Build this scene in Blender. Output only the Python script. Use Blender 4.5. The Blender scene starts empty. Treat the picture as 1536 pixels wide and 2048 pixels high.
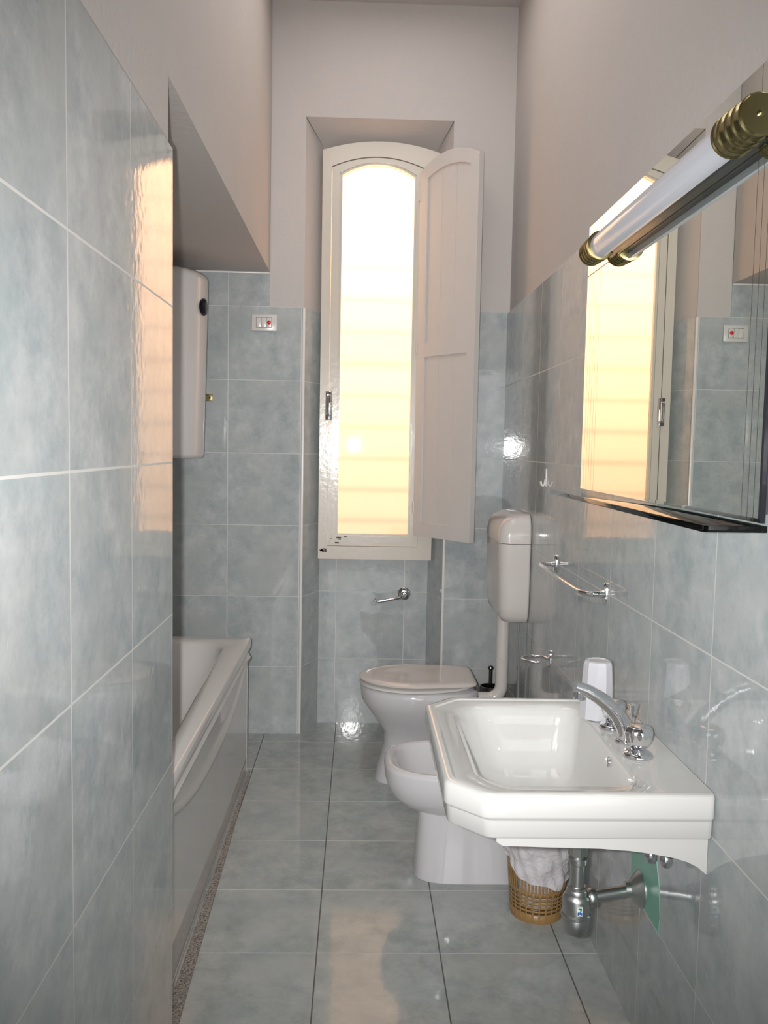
import bpy, bmesh, math, random
from mathutils import Vector, Matrix
random.seed(4)
PI = math.pi
SC = bpy.context.scene
COL = SC.collection

# ------------------------------------------------------------------ camera
CAM_H, FPX, PIT, YAW, ROL = 1.3662, 1732.4, -0.0763, 0.0297, 0.0188
cy_, sy_ = math.cos(YAW), math.sin(YAW)
cp_, sp_ = math.cos(PIT), math.sin(PIT)
cr_, sr_ = math.cos(ROL), math.sin(ROL)
r0 = Vector((cy_, -sy_, 0))
fw = Vector((sy_ * cp_, cy_ * cp_, sp_))
u0 = Vector((-sp_ * sy_, -sp_ * cy_, cp_))
rr = r0 * cr_ + u0 * sr_
uu = u0 * cr_ - r0 * sr_
cam_d = bpy.data.cameras.new('camera')
cam = bpy.data.objects.new('camera', cam_d)
COL.objects.link(cam)
cam_d.sensor_fit = 'VERTICAL'
cam_d.sensor_height = 36.0
cam_d.lens = 36.0 * FPX / 2048.0
cam_d.clip_start = 0.02
cam.matrix_world = Matrix(((rr.x, uu.x, -fw.x, 0), (rr.y, uu.y, -fw.y, 0),
                           (rr.z, uu.z, -fw.z, CAM_H), (0, 0, 0, 1)))
SC.camera = cam

# ------------------------------------------------------------------ world, lights, exposure
world = bpy.data.worlds.new('world')
SC.world = world
world.use_nodes = True
world.node_tree.nodes['Background'].inputs[0].default_value = (0.9, 0.95, 1.0, 1)
world.node_tree.nodes['Background'].inputs[1].default_value = 0.6
SC.view_settings.view_transform = 'Standard'
SC.view_settings.look = 'None'
SC.view_settings.gamma = 1.0
SC.view_settings.use_curve_mapping = False
SC.view_settings.exposure = 0.0


def light(name, kind, loc, power, col=(1, 1, 1), aim=None, size=None, size_y=None, radius=None):
    d = bpy.data.lights.new(name, kind)
    d.energy = power
    d.color = col
    if kind == 'AREA':
        d.shape = 'RECTANGLE'
        d.size = size
        d.size_y = size_y or size
    elif radius is not None:
        d.shadow_soft_size = radius
    o = bpy.data.objects.new(name, d)
    COL.objects.link(o)
    o.location = loc
    if aim is not None:
        o.rotation_euler = (Vector(aim) - Vector(loc)).to_track_quat('-Z', 'Y').to_euler()
    return o


# the flash beside the lens, two added fill lights out of view, daylight outside the window
light('camera_flash', 'SPOT', (-0.05, 0.03, CAM_H + 0.005), 235, (1.0, 0.99, 0.985), aim=(0.22, 4.0, 1.22), radius=0.012)
bpy.data.lights['camera_flash'].spot_size = math.radians(84)
bpy.data.lights['camera_flash'].spot_blend = 1.0
light('doorway_fill', 'AREA', (0.12, -2.6, 1.25), 40, (1.0, 0.99, 0.98), aim=(0.12, 4, 1.25), size=1.5, size_y=2.1)  # unseen fill beyond the doorway, added to brighten the room from behind
light('ceiling_fill', 'AREA', (0.12, 2.5, 3.30), 12, (1.0, 0.98, 0.96), aim=(0.12, 2.5, 0), size=0.7, size_y=2.4)  # added overhead fill, stands in for no known fixture
light('window_daylight', 'AREA', (0.07, 5.9, 3.35), 210, (1.0, 0.95, 0.86), aim=(0.07, 4.2, 2.0), size=1.2, size_y=1.0)


# ------------------------------------------------------------------ materials
def new_mat(name):
    m = bpy.data.materials.new(name)
    m.use_nodes = True
    nt = m.node_tree
    return m, nt, nt.nodes['Principled BSDF']


def s2l(r, g, b):
    f = lambda v: (v / 255 / 12.92) if v / 255 <= 0.04045 else ((v / 255 + 0.055) / 1.055) ** 2.4
    return (f(r), f(g), f(b), 1)


def nd(nt, typ, **kw):
    n = nt.nodes.new(typ)
    for k, v in kw.items():
        setattr(n, k, v)
    return n


def math_(nt, op, a, b=None, c=None):
    n = nd(nt, 'ShaderNodeMath', operation=op)
    for i, v in enumerate((a, b, c)):
        if v is None:
            continue
        if isinstance(v, (int, float)):
            n.inputs[i].default_value = v
        else:
            nt.links.new(v, n.inputs[i])
    return n.outputs[0]


def mixc(nt, fac, a, b):
    n = nd(nt, 'ShaderNodeMix', data_type='RGBA')
    for sock, v in ((n.inputs[0], fac), (n.inputs[6], a), (n.inputs[7], b)):
        if isinstance(v, tuple):
            sock.default_value = v
        elif isinstance(v, (int, float)):
            sock.default_value = v
        else:
            nt.links.new(v, sock)
    return n.outputs[2]


def plain(name, col, rough=0.3, metal=0.0, spec=0.5, noise=0.0, nscale=20, bump=0.0, bscale=60, coat=0.0):
    m, nt, p = new_mat(name)
    p.inputs['Roughness'].default_value = rough
    p.inputs['Metallic'].default_value = metal
    p.inputs['Specular IOR Level'].default_value = spec
    p.inputs['Coat Weight'].default_value = coat
    p.inputs['Coat Roughness'].default_value = 0.05
    tc = nd(nt, 'ShaderNodeTexCoord')
    nz = nd(nt, 'ShaderNodeTexNoise')
    nz.inputs['Scale'].default_value = nscale
    nz.inputs['Detail'].default_value = 4
    nt.links.new(tc.outputs['Object'], nz.inputs['Vector'])
    dark = tuple(c * (1 - noise) for c in col[:3]) + (1,)
    nt.links.new(mixc(nt, nz.outputs['Fac'], dark, tuple(col[:3]) + (1,)), p.inputs['Base Color'])
    if bump:
        n2 = nd(nt, 'ShaderNodeTexNoise')
        n2.inputs['Scale'].default_value = bscale
        n2.inputs['Detail'].default_value = 3
        nt.links.new(tc.outputs['Object'], n2.inputs['Vector'])
        b = nd(nt, 'ShaderNodeBump')
        b.inputs['Strength'].default_value = bump
        b.inputs['Distance'].default_value = 0.01
        nt.links.new(n2.outputs['Fac'], b.inputs['Height'])
        nt.links.new(b.outputs['Normal'], p.inputs['Normal'])
    return m


TILE = 0.333
GROUT_LIGHT = s2l(204, 203, 199)


def tile_mat(name, ua, uo, va, vo, grout_u=GROUT_LIGHT, grout_v=GROUT_LIGHT, width=0.0036, lo=(153, 162, 164),
             hi=(194, 196, 196), rough=0.05):
    """square glazed tile in Object (world) coordinates; ua/va are the axes across the joints"""
    m, nt, p = new_mat(name)
    tc = nd(nt, 'ShaderNodeTexCoord')
    sep = nd(nt, 'ShaderNodeSeparateXYZ')
    nt.links.new(tc.outputs['Object'], sep.inputs[0])

    def joint(ax, off):
        if ax is None:
            return None, None
        q = math_(nt, 'DIVIDE', math_(nt, 'SUBTRACT', sep.outputs[ax], off - 40 * TILE), TILE)
        fr = math_(nt, 'FRACT', q)
        idx = math_(nt, 'FLOOR', q)
        dist = math_(nt, 'MULTIPLY', math_(nt, 'MINIMUM', fr, math_(nt, 'SUBTRACT', 1.0, fr)), TILE)
        return math_(nt, 'LESS_THAN', dist, width / 2), idx
    ju, iu = joint(ua, uo)
    jv, iv = joint(va, vo)
    seed = math_(nt, 'ADD', math_(nt, 'MULTIPLY', iu, 7.31) if iu else 0.0, math_(nt, 'MULTIPLY', iv, 3.17) if iv else 0.0)
    comb = nd(nt, 'ShaderNodeCombineXYZ')
    for i in range(3):
        nt.links.new(seed, comb.inputs[i])
    add = nd(nt, 'ShaderNodeVectorMath', operation='ADD')
    nt.links.new(tc.outputs['Object'], add.inputs[0])
    nt.links.new(comb.outputs[0], add.inputs[1])
    n1 = nd(nt, 'ShaderNodeTexNoise')
    n1.inputs['Scale'].default_value = 13
    n1.inputs['Detail'].default_value = 9
    n1.inputs['Roughness'].default_value = 0.72
    nt.links.new(add.outputs[0], n1.inputs['Vector'])
    ramp = nd(nt, 'ShaderNodeValToRGB')
    ramp.color_ramp.elements[0].position = 0.32
    ramp.color_ramp.elements[0].color = s2l(*lo)
    ramp.color_ramp.elements[1].position = 0.70
    ramp.color_ramp.elements[1].color = s2l(*hi)
    nt.links.new(n1.outputs['Fac'], ramp.inputs[0])
    n3 = nd(nt, 'ShaderNodeTexNoise')
    n3.inputs['Scale'].default_value = 7
    n3.inputs['Detail'].default_value = 7
    nt.links.new(add.outputs[0], n3.inputs['Vector'])
    n3r = nd(nt, 'ShaderNodeMapRange')
    n3r.inputs['From Min'].default_value = 0.48
    n3r.inputs['From Max'].default_value = 0.70
    n3r.inputs['To Max'].default_value = 0.55
    nt.links.new(n3.outputs['Fac'], n3r.inputs[0])
    col = mixc(nt, n3r.outputs[0], ramp.outputs[0], s2l(150, 162, 163))
    n4 = nd(nt, 'ShaderNodeTexNoise')
    n4.inputs['Scale'].default_value = 5.5
    n4.inputs['Detail'].default_value = 7
    off4 = nd(nt, 'ShaderNodeVectorMath', operation='ADD')
    off4.inputs[1].default_value = (11.3, 4.7, 8.1)
    nt.links.new(add.outputs[0], off4.inputs[0])
    nt.links.new(off4.outputs[0], n4.inputs['Vector'])
    n4r = nd(nt, 'ShaderNodeMapRange')
    n4r.inputs['From Min'].default_value = 0.47
    n4r.inputs['From Max'].default_value = 0.66
    n4r.inputs['To Max'].default_value = 0.6
    nt.links.new(n4.outputs['Fac'], n4r.inputs[0])
    col = mixc(nt, n4r.outputs[0], col, s2l(178, 180, 178))
    grout = None
    if jv is not None:
        col = mixc(nt, jv, col, grout_v)
        grout = jv
    if ju is not None:
        col = mixc(nt, ju, col, grout_u)
        grout = ju if grout is None else math_(nt, 'MAXIMUM', ju, jv)
    nt.links.new(col, p.inputs['Base Color'])
    if grout is not None:
        nt.links.new(math_(nt, 'ADD', math_(nt, 'MULTIPLY', grout, 0.5), rough), p.inputs['Roughness'])
    else:
        p.inputs['Roughness'].default_value = rough
    nz = nd(nt, 'ShaderNodeTexNoise')
    nz.inputs['Scale'].default_value = 45
    nz.inputs['Detail'].default_value = 2
    nt.links.new(tc.outputs['Object'], nz.inputs['Vector'])
    h = nz.outputs['Fac']
    if grout is not None:
        h = math_(nt, 'SUBTRACT', nz.outputs['Fac'], math_(nt, 'MULTIPLY', grout, 1.5))
    b = nd(nt, 'ShaderNodeBump')
    b.inputs['Strength'].default_value = 0.35
    b.inputs['Distance'].default_value = 0.0006
    nt.links.new(h, b.inputs['Height'])
    nt.links.new(b.outputs['Normal'], p.inputs['Normal'])
    return m


ZR, ZRR = 1.3214, 1.3164
M = {}
M['tile_left'] = tile_mat('blue_grey_tile_left', 1, 1.226, 2, ZR, width=0.0042)
M['tile_right'] = tile_mat('blue_grey_tile_right', 1, 1.585, 2, ZRR)
M['tile_back'] = tile_mat('blue_grey_tile_back', 0, -0.6054, 2, ZR, width=0.0031, grout_u=s2l(206, 206, 203), grout_v=s2l(198, 198, 195))
M['tile_niche'] = tile_mat('blue_grey_tile_niche', 0, -0.1028, 2, ZR, width=0.0031, grout_u=s2l(206, 206, 203), grout_v=s2l(198, 198, 195))
M['tile_jamb'] = tile_mat('blue_grey_tile_jamb', None, 0, 2, ZR, width=0.0031, grout_u=s2l(206, 206, 203), grout_v=s2l(198, 198, 195))
M['tile_alcove'] = tile_mat('blue_grey_tile_alcove', 1, 1.9, 2, ZR)
M['tile_floor'] = tile_mat('grey_floor_tile', 0, -0.0927, 1, 2.5725, grout_u=s2l(92, 90, 86), lo=(150, 156, 154),
                           hi=(187, 190, 187), rough=0.075)
M['plaster'] = plain('white_plaster', s2l(196, 189, 185), 0.9, noise=0.05, nscale=5, bump=0.14, bscale=60)
M['ceramic'] = plain('white_ceramic', s2l(197, 196, 193), 0.06, noise=0.01, coat=0.3)
M['ceramic_grey'] = plain('soft_white_ceramic', s2l(200, 198, 200), 0.07, noise=0.01, coat=0.3)
M['acrylic'] = plain('white_acrylic', s2l(206, 203, 200), 0.035, noise=0.01)
M['white_plastic'] = plain('white_plastic', s2l(212, 208, 203), 0.28, noise=0.02)
M['lid_plastic'] = plain('lid_plastic', s2l(208, 201, 196), 0.08, noise=0.01)
M['tank_plastic'] = plain('ivory_plastic', s2l(198, 192, 187), 0.10, noise=0.02)
M['cup_plastic'] = plain('cup_plastic', s2l(184, 184, 188), 0.35, noise=0.01)
M['enamel'] = plain('white_enamel', s2l(206, 204, 204), 0.2, noise=0.01)
M['paint'] = plain('cream_gloss_paint', s2l(212, 204, 192), 0.16, noise=0.04, nscale=9, bump=0.06, bscale=40)
M['shutter_paint'] = plain('shutter_paint', s2l(208, 203, 199), 0.25, noise=0.04, nscale=7, bump=0.06, bscale=40)
M['chip'] = plain('bare_wood_chip', s2l(92, 78, 64), 0.8, noise=0.4, nscale=80)
M['trim'] = plain('white_trim', s2l(225, 220, 216), 0.25)
M['chrome'] = plain('chrome', (0.80, 0.80, 0.82), 0.07, metal=1.0)
M['dull_chrome'] = plain('dull_chrome', (0.64, 0.65, 0.64), 0.34, metal=1.0, noise=0.25, nscale=40)
M['dark_steel'] = plain('dark_steel', (0.16, 0.15, 0.14), 0.25, metal=1.0)
M['brass'] = plain('brass', (0.36, 0.30, 0.14), 0.22, metal=1.0, noise=0.15, nscale=60)
M['brass_old'] = plain('old_brass', (0.34, 0.28, 0.15), 0.4, metal=1.0, noise=0.3, nscale=90)
M['black'] = plain('black_plastic', s2l(22, 22, 30), 0.15)
M['rubber'] = plain('dark_gap_rubber', s2l(48, 46, 44), 0.6)
M['red'] = plain('red_lens', s2l(222, 30, 42), 0.2)
M['wicker'] = plain('tan_plastic', s2l(156, 122, 76), 0.35, noise=0.12, nscale=30)
M['teal'] = plain('teal_film', s2l(122, 182, 162), 0.3, noise=0.2, nscale=22)
M['lamp_shade'] = plain('lamp_diffuser', s2l(205, 208, 216), 0.12, noise=0.01)
M['mark_blue'] = plain('mark_blue', s2l(40, 110, 190), 0.4)
M['mark_green'] = plain('mark_green', s2l(40, 150, 70), 0.4)
M['mark_white'] = plain('mark_white', s2l(235, 238, 240), 0.4)
M['hose'] = plain('grey_hose', s2l(128, 128, 124), 0.4)

# terrazzo / rough cement strip
m, nt, p = new_mat('speckled_cement')
tc = nd(nt, 'ShaderNodeTexCoord')
v = nd(nt, 'ShaderNodeTexNoise')
v.inputs['Scale'].default_value = 190
v.inputs['Detail'].default_value = 5
v.inputs['Roughness'].default_value = 0.75
nt.links.new(tc.outputs['Object'], v.inputs['Vector'])
rp = nd(nt, 'ShaderNodeValToRGB')
rp.color_ramp.elements[0].position = 0.36
rp.color_ramp.elements[0].color = s2l(70, 60, 54)
rp.color_ramp.elements[1].position = 0.60
rp.color_ramp.elements[1].color = s2l(182, 174, 166)
nt.links.new(v.outputs['Fac'], rp.inputs[0])
nt.links.new(rp.outputs[0], p.inputs['Base Color'])
p.inputs['Roughness'].default_value = 0.85
bp = nd(nt, 'ShaderNodeBump')
bp.inputs['Strength'].default_value = 0.8
bp.inputs['Distance'].default_value = 0.004
nt.links.new(v.outputs['Fac'], bp.inputs['Height'])
nt.links.new(bp.outputs['Normal'], p.inputs['Normal'])
M['cement'] = m

# mirror with engraved vertical lines near both ends (Y is along the wall)
MIR_Y0, MIR_Y1, MIR_Z0, MIR_Z1 = 1.372, 2.500, 1.2535, 1.995
m, nt, p = new_mat('grooved_mirror')
tc = nd(nt, 'ShaderNodeTexCoord')
sep = nd(nt, 'ShaderNodeSeparateXYZ')
nt.links.new(tc.outputs['Object'], sep.inputs[0])
L_ = MIR_Y1 - MIR_Y0
def etched(dist, first, pitch, count):
    q = math_(nt, 'DIVIDE', math_(nt, 'SUBTRACT', dist, first - pitch / 2), pitch)
    hit = math_(nt, 'LESS_THAN', math_(nt, 'ABSOLUTE', math_(nt, 'SUBTRACT', math_(nt, 'FRACT', q), 0.5)), 0.0009 / pitch)
    return math_(nt, 'MULTIPLY', hit, math_(nt, 'MULTIPLY', math_(nt, 'GREATER_THAN', q, 0.0), math_(nt, 'LESS_THAN', q, float(count))))


line = math_(nt, 'MAXIMUM', etched(sep.outputs[1], 0.020, 0.0222, 3),
             etched(math_(nt, 'SUBTRACT', L_, sep.outputs[1]), 0.030, 0.026, 5))
hl = math_(nt, 'LESS_THAN', math_(nt, 'ABSOLUTE', math_(nt, 'SUBTRACT', sep.outputs[2], 0.6035)), 0.0014)
line = math_(nt, 'MAXIMUM', line, hl)
nt.links.new(mixc(nt, line, (0.80, 0.83, 0.79, 1), (0.16, 0.14, 0.09, 1)), p.inputs['Base Color'])
p.inputs['Metallic'].default_value = 1.0
nt.links.new(math_(nt, 'MULTIPLY', line, 0.5), p.inputs['Roughness'])
M['mirror'] = m

# green float glass of the shelf
m, nt, p = new_mat('shelf_glass')
p.inputs['Base Color'].default_value = (0.72, 0.90, 0.82, 1)
p.inputs['Roughness'].default_value = 0.0
p.inputs['Transmission Weight'].default_value = 1.0
p.inputs['IOR'].default_value = 1.5
va = nd(nt, 'ShaderNodeVolumeAbsorption')
va.inputs['Color'].default_value = (0.25, 0.62, 0.48, 1)
va.inputs['Density'].default_value = 14
nt.links.new(va.outputs[0], nt.nodes['Material Output'].inputs['Volume'])
M['shelf_glass'] = m

# frosted window pane
m = bpy.data.materials.new('frosted_pane')
m.use_nodes = True
nt = m.node_tree
nt.nodes.remove(nt.nodes['Principled BSDF'])
rf = nd(nt, 'ShaderNodeBsdfRefraction')
rf.inputs['IOR'].default_value = 1.04
rf.inputs['Roughness'].default_value = 0.35
gl = nd(nt, 'ShaderNodeBsdfGlossy')
gl.inputs['Roughness'].default_value = 0.03
mx = nd(nt, 'ShaderNodeMixShader')
mx.inputs[0].default_value = 0.02
nt.links.new(rf.outputs[0], mx.inputs[1])
nt.links.new(gl.outputs[0], mx.inputs[2])
nt.links.new(mx.outputs[0], nt.nodes['Material Output'].inputs['Surface'])
M['pane'] = m

# translucent amber slats of the lowered blind
m = bpy.data.materials.new('amber_slats')
m.use_nodes = True
nt = m.node_tree
nt.nodes.remove(nt.nodes['Principled BSDF'])
tr = nd(nt, 'ShaderNodeBsdfTranslucent')
tr.inputs['Color'].default_value = (0.90, 0.545, 0.335, 1)
df = nd(nt, 'ShaderNodeBsdfDiffuse')
df.inputs['Color'].default_value = (0.8, 0.62, 0.40, 1)
mx = nd(nt, 'ShaderNodeMixShader')
mx.inputs[0].default_value = 0.25
nt.links.new(tr.outputs[0], mx.inputs[1])
nt.links.new(df.outputs[0], mx.inputs[2])
nt.links.new(mx.outputs[0], nt.nodes['Material Output'].inputs['Surface'])
M['slats'] = m

# thin crinkled bag film
m, nt, p = new_mat('bag_film')
p.inputs['Base Color'].default_value = s2l(232, 228, 232)
p.inputs['Roughness'].default_value = 0.16
p.inputs['Alpha'].default_value = 0.72
tc = nd(nt, 'ShaderNodeTexCoord')
nz = nd(nt, 'ShaderNodeTexNoise')
nz.inputs['Scale'].default_value = 38
nz.inputs['Detail'].default_value = 4
nz.inputs['Distortion'].default_value = 1.2
nt.links.new(tc.outputs['Object'], nz.inputs['Vector'])
bp = nd(nt, 'ShaderNodeBump')
bp.inputs['Strength'].default_value = 0.9
bp.inputs['Distance'].default_value = 0.006
nt.links.new(nz.outputs['Fac'], bp.inputs['Height'])
nt.links.new(bp.outputs['Normal'], p.inputs['Normal'])
M['bag'] = m


# ------------------------------------------------------------------ mesh helpers (all coordinates are world metres)
class MB:
    def __init__(self):
        self.bm = bmesh.new()

    def face(self, pts, mi=0):
        f = self.bm.faces.new([self.bm.verts.new(q) for q in pts])
        f.material_index = mi
        return f

    def box(self, x0, x1, y0, y1, z0, z1, bev=0.0, mi=0, seg=2):
        vs = [self.bm.verts.new((x, y, z)) for z in (z0, z1) for y in (y0, y1) for x in (x0, x1)]
        fs = [self.bm.faces.new([vs[i] for i in ix]) for ix in
              ((0, 2, 3, 1), (4, 5, 7, 6), (0, 1, 5, 4), (2, 6, 7, 3), (0, 4, 6, 2), (1, 3, 7, 5))]
        for f in fs:
            f.material_index = mi
        if bev:
            es = list({e for f in fs for e in f.edges})
            bmesh.ops.bevel(self.bm, geom=es, offset=bev, segments=seg, affect='EDGES', profile=0.5)
        return self

    def loft(self, loops, cap0=True, cap1=True, closed=True, mi=0):
        L = [[self.bm.verts.new(q) for q in lp] for lp in loops]
        for a, b in zip(L, L[1:]):
            n = len(a)
            for i in range(n if closed else n - 1):
                j = (i + 1) % n
                self.bm.faces.new((a[i], a[j], b[j], b[i])).material_index = mi
        if cap0:
            self.bm.faces.new(list(reversed(L[0]))).material_index = mi
        if cap1:
            self.bm.faces.new(L[-1]).material_index = mi
        return self

    def tube(self, path, rad, n=16, sx=1.0, caps=True):
        path = [Vector(q) for q in path]
        if isinstance(rad, (int, float)):
            rad = [rad] * len(path)
        loops = []
        prev = None
        for i, q in enumerate(path):
            t = (path[min(i + 1, len(path) - 1)] - path[max(i - 1, 0)]).normalized()
            if prev is None:
                ref = Vector((0, 0, 1)) if abs(t.z) < 0.9 else Vector((0, 1, 0))
                nx = t.cross(ref).normalized()
            else:
                nx = (prev - t * prev.dot(t)).normalized()
            prev = nx
            ny = t.cross(nx).normalized()
            loops.append([q + nx * (rad[i] * sx * math.cos(2 * PI * k / n)) + ny * (rad[i] * math.sin(2 * PI * k / n))
                          for k in range(n)])
        return self.loft(loops, caps, caps)

    def lathe(self, c, prof, axis='Z', n=32, lobes=0, lobe_amt=None, tilt=None):
        """prof: list of (r, h) along axis from c"""
        ax = {'X': (Vector((0, 1, 0)), Vector((0, 0, 1)), Vector((1, 0, 0))),
              'Y': (Vector((0, 0, 1)), Vector((1, 0, 0)), Vector((0, 1, 0))),
              'Z': (Vector((1, 0, 0)), Vector((0, 1, 0)), Vector((0, 0, 1)))}[axis]
        c = Vector(c)
        loops = []
        for k, (r, h) in enumerate(prof):
            lp = []
            for i in range(n):
                a = 2 * PI * i / n
                q = r
                if lobes:
                    q = r * (1 + (lobe_amt[k] if lobe_amt else 0) * math.cos(lobes * a))
                v = ax[0] * (q * math.cos(a)) + ax[1] * (q * math.sin(a)) + ax[2] * h
                if tilt is not None:
                    v = tilt @ v
                lp.append(c + v)
            loops.append(lp)
        return self.loft(loops)

    def grid(self, fn, nu, nv, mi=0):
        V = [[self.bm.verts.new(fn(i / nu, j / nv)) for j in range(nv + 1)] for i in range(nu + 1)]
        for i in range(nu):
            for j in range(nv):
                self.bm.faces.new((V[i][j], V[i + 1][j], V[i + 1][j + 1], V[i][j + 1])).material_index = mi
        return self


def root_loc(o):
    while o.parent:
        o = o.parent
    return Vector(o.location)


def build(name, mb, mats, parent=None, base=None, smooth=35, subsurf=0, fix=True):
    if not isinstance(mats, (list, tuple)):
        mats = [mats]
    off = root_loc(parent) if parent else Vector(base or (0, 0, 0))
    bmesh.ops.translate(mb.bm, verts=mb.bm.verts, vec=-off)
    if fix:
        bmesh.ops.recalc_face_normals(mb.bm, faces=mb.bm.faces)
    me = bpy.data.meshes.new(name)
    mb.bm.to_mesh(me)
    mb.bm.free()
    for q in mats:
        me.materials.append(q)
    if smooth:
        for pl in me.polygons:
            pl.use_smooth = True
        me.set_sharp_from_angle(angle=math.radians(smooth))
    o = bpy.data.objects.new(name, me)
    COL.objects.link(o)
    if parent:
        o.parent = parent
    else:
        o.location = off
    if subsurf:
        md = o.modifiers.new('Subdivision', 'SUBSURF')
        md.levels = md.render_levels = subsurf
    return o


def tag(o, label, cat, group=None):
    o['label'] = label
    o['category'] = cat
    if group:
        o['group'] = group
    return o


def thing(name, label, cat, loc, group=None):
    o = bpy.data.objects.new(name, None)
    o.empty_display_size = 0.05
    COL.objects.link(o)
    o.location = loc
    return tag(o, label, cat, group)


def struct(o, label=None):
    o['kind'] = 'structure'
    if label:
        o['label'] = label
    return o


def rrect(x0, x1, y0, y1, z, r, n=6):
    """rounded rectangle loop; r = one radius or (x0y0, x1y0, x1y1, x0y1)"""
    if isinstance(r, (int, float)):
        r = (r,) * 4
    out = []
    for (cx, cy, a0, q) in ((x0 + r[0], y0 + r[0], PI, r[0]), (x1 - r[1], y0 + r[1], 1.5 * PI, r[1]),
                            (x1 - r[2], y1 - r[2], 0, r[2]), (x0 + r[3], y1 - r[3], 0.5 * PI, r[3])):
        for k in range(n + 1):
            a = a0 + 0.5 * PI * k / n
            out.append((cx + q * math.cos(a), cy + q * math.sin(a), z))
    return out


def arch_loop(x0, x1, z0, zs, rise, y, n=14):
    out = [(x0, y, z0), (x1, y, z0)]
    for k in range(n + 1):
        t = 1 - 2 * k / n
        out.append(((x0 + x1) / 2 + t * (x1 - x0) / 2, y, zs + rise * (1 - t * t)))
    return out


def ring_prism(mb, A, B, y0, y1, mi=0):
    """frame between outer loop A and inner loop B, from y0 to y1"""
    def at(lp, y):
        return [(q[0], y, q[2]) for q in lp]
    mb.loft([at(A, y1), at(A, y0), at(B, y0), at(B, y1), at(A, y1)], False, False, mi=mi)


def oval_loop(xf, xb, cy, hw, z, n=40, pf=2.0, pb=3.2, wb=1.0):
    """plan outline: rounded front towards -X at xf, squarer back at xb"""
    xm = xf + (xb - xf) * 0.48
    out = []
    for k in range(n):
        a = 2 * PI * k / n
        c, s = math.cos(a), math.sin(a)
        pw = pb if c > 0 else pf
        rx = (xb - xm) if c > 0 else (xm - xf)
        x = xm + rx * math.copysign(abs(c) ** (2 / pw), c)
        w = hw * (1 - (1 - wb) * max(0, (x - xm) / (xb - xm)))
        y = cy + w * math.copysign(abs(s) ** (2 / pw), s)
        out.append((x, y, z))
    return out


# ------------------------------------------------------------------ the room
XL, XR, YB, YN = -0.4054, 0.6685, 4.014, 4.187
XPL, XPR = XL - 0.013, XR + 0.012          # plaster faces behind the tile skins
ZC, ZS = 3.333, 2.142                        # ceiling, soffit over the bath alcove
ZT, ZTR = 1.9874, 1.9824                     # tile tops
YE, Y0, XA = 1.902, -1.0, -1.14              # partition end, wall behind the camera, alcove wall
XN0, XN1 = -0.262, 0.403                     # niche mouth
XM0, XM1 = -0.186, 0.342                     # niche back
ZN0, ZN1 = 2.833, 2.752                      # niche head, front and back

b = MB()
b.box(XA - 0.1, XPR + 0.1, Y0 - 0.1, YN + 0.1, -0.1, 0.0)
struct(build('floor', b, M['tile_floor'], smooth=0))
b = MB()
b.box(XA - 0.1, XPR + 0.1, Y0 - 0.1, YN + 0.1, ZC, ZC + 0.1)
struct(build('ceiling', b, M['plaster'], smooth=0))

b = MB()
b.box(XPL - 0.11, XPL, Y0, YE + 0.012, 0, ZC, mi=0)                  # partition core
b.box(XPL, XL, Y0, YE, 0, ZT, bev=0.003, mi=1, seg=1)                # tile skin
b.box(XPL - 0.11, XPL, YE + 0.012, YB, ZS, ZC, mi=0)                 # wall over the alcove opening
b.box(XA, XPL - 0.11, YE - 0.1, YB, ZS, ZS + 0.1, mi=0)              # alcove soffit
b.box(XA, XPL - 0.11, YE - 0.1, YE + 0.005, 0, ZS, mi=0)
struct(build('wall_left', b, [M['plaster'], M['tile_left']], smooth=0))
b = MB()
b.box(XA - 0.1, XA, YE - 0.1, YB, 0, ZS + 0.1)
struct(build('wall_alcove', b, M['tile_alcove'], smooth=0))
b = MB()
b.box(XPR, XPR + 0.1, Y0, YB + 0.1, 0, ZC, mi=0)
b.box(XR, XPR, Y0, YB, 0, ZTR, mi=1)
struct(build('wall_right', b, [M['plaster'], M['tile_right']], smooth=0))
b = MB()                                                               # wall behind the camera, with a doorway
b.box(XPL, -0.33, Y0 - 0.1, Y0, 0, ZC)
b.box(0.57, XPR, Y0 - 0.1, Y0, 0, ZC)
b.box(-0.33, 0.57, Y0 - 0.1, Y0, 2.16, ZC)
struct(build('wall_front', b, M['plaster'], smooth=0))

# back wall with the splayed window niche
b = MB()
pl, tb, tj, tn = 0, 1, 2, 3
yp = YB + 0.006                                                       # plaster face, a hair behind the tile
b.box(XA, XPL, YB, YB + 0.09, 0, ZS, mi=tb)
b.box(XPL, XN0, YB, yp, 0, ZT, mi=tb)
b.box(XN1, XR, YB, yp, 0, ZT, mi=tb)
b.face([(XPL, yp - 0.001, ZT), (XN0, yp - 0.001, ZT), (XN0, yp - 0.001, ZC), (XPL, yp - 0.001, ZC)], pl)
b.face([(XN1, yp, ZT - 0.01), (XPR, yp, ZT - 0.01), (XPR, yp, ZC), (XN1, yp, ZC)], pl)
b.face([(XN0, yp, ZN0), (XN1, yp, ZN0), (XN1, yp, ZC), (XN0, yp, ZC)], pl)
for x0, x1 in ((XN0, XM0), (XN1, XM1)):
    b.face([(x0, YB, 0), (x1, YN, 0), (x1, YN, ZT), (x0, YB, ZT)], tj)
    s = 0.004 if x0 < 0 else -0.004
    b.face([(x0 - s, yp, ZT), (x1 - s, YN, ZT), (x1 - s, YN, ZN1), (x0 - s, yp, ZN0)], pl)
b.face([(XN0, yp, ZN0), (XN1, yp, ZN0), (XM1, YN, ZN1), (XM0, YN, ZN1)], pl)
b.face([(XM0, YN, 0), (XM1, YN, 0), (XM1, YN, 0.84), (XM0, YN, 0.84)], tn)
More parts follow.
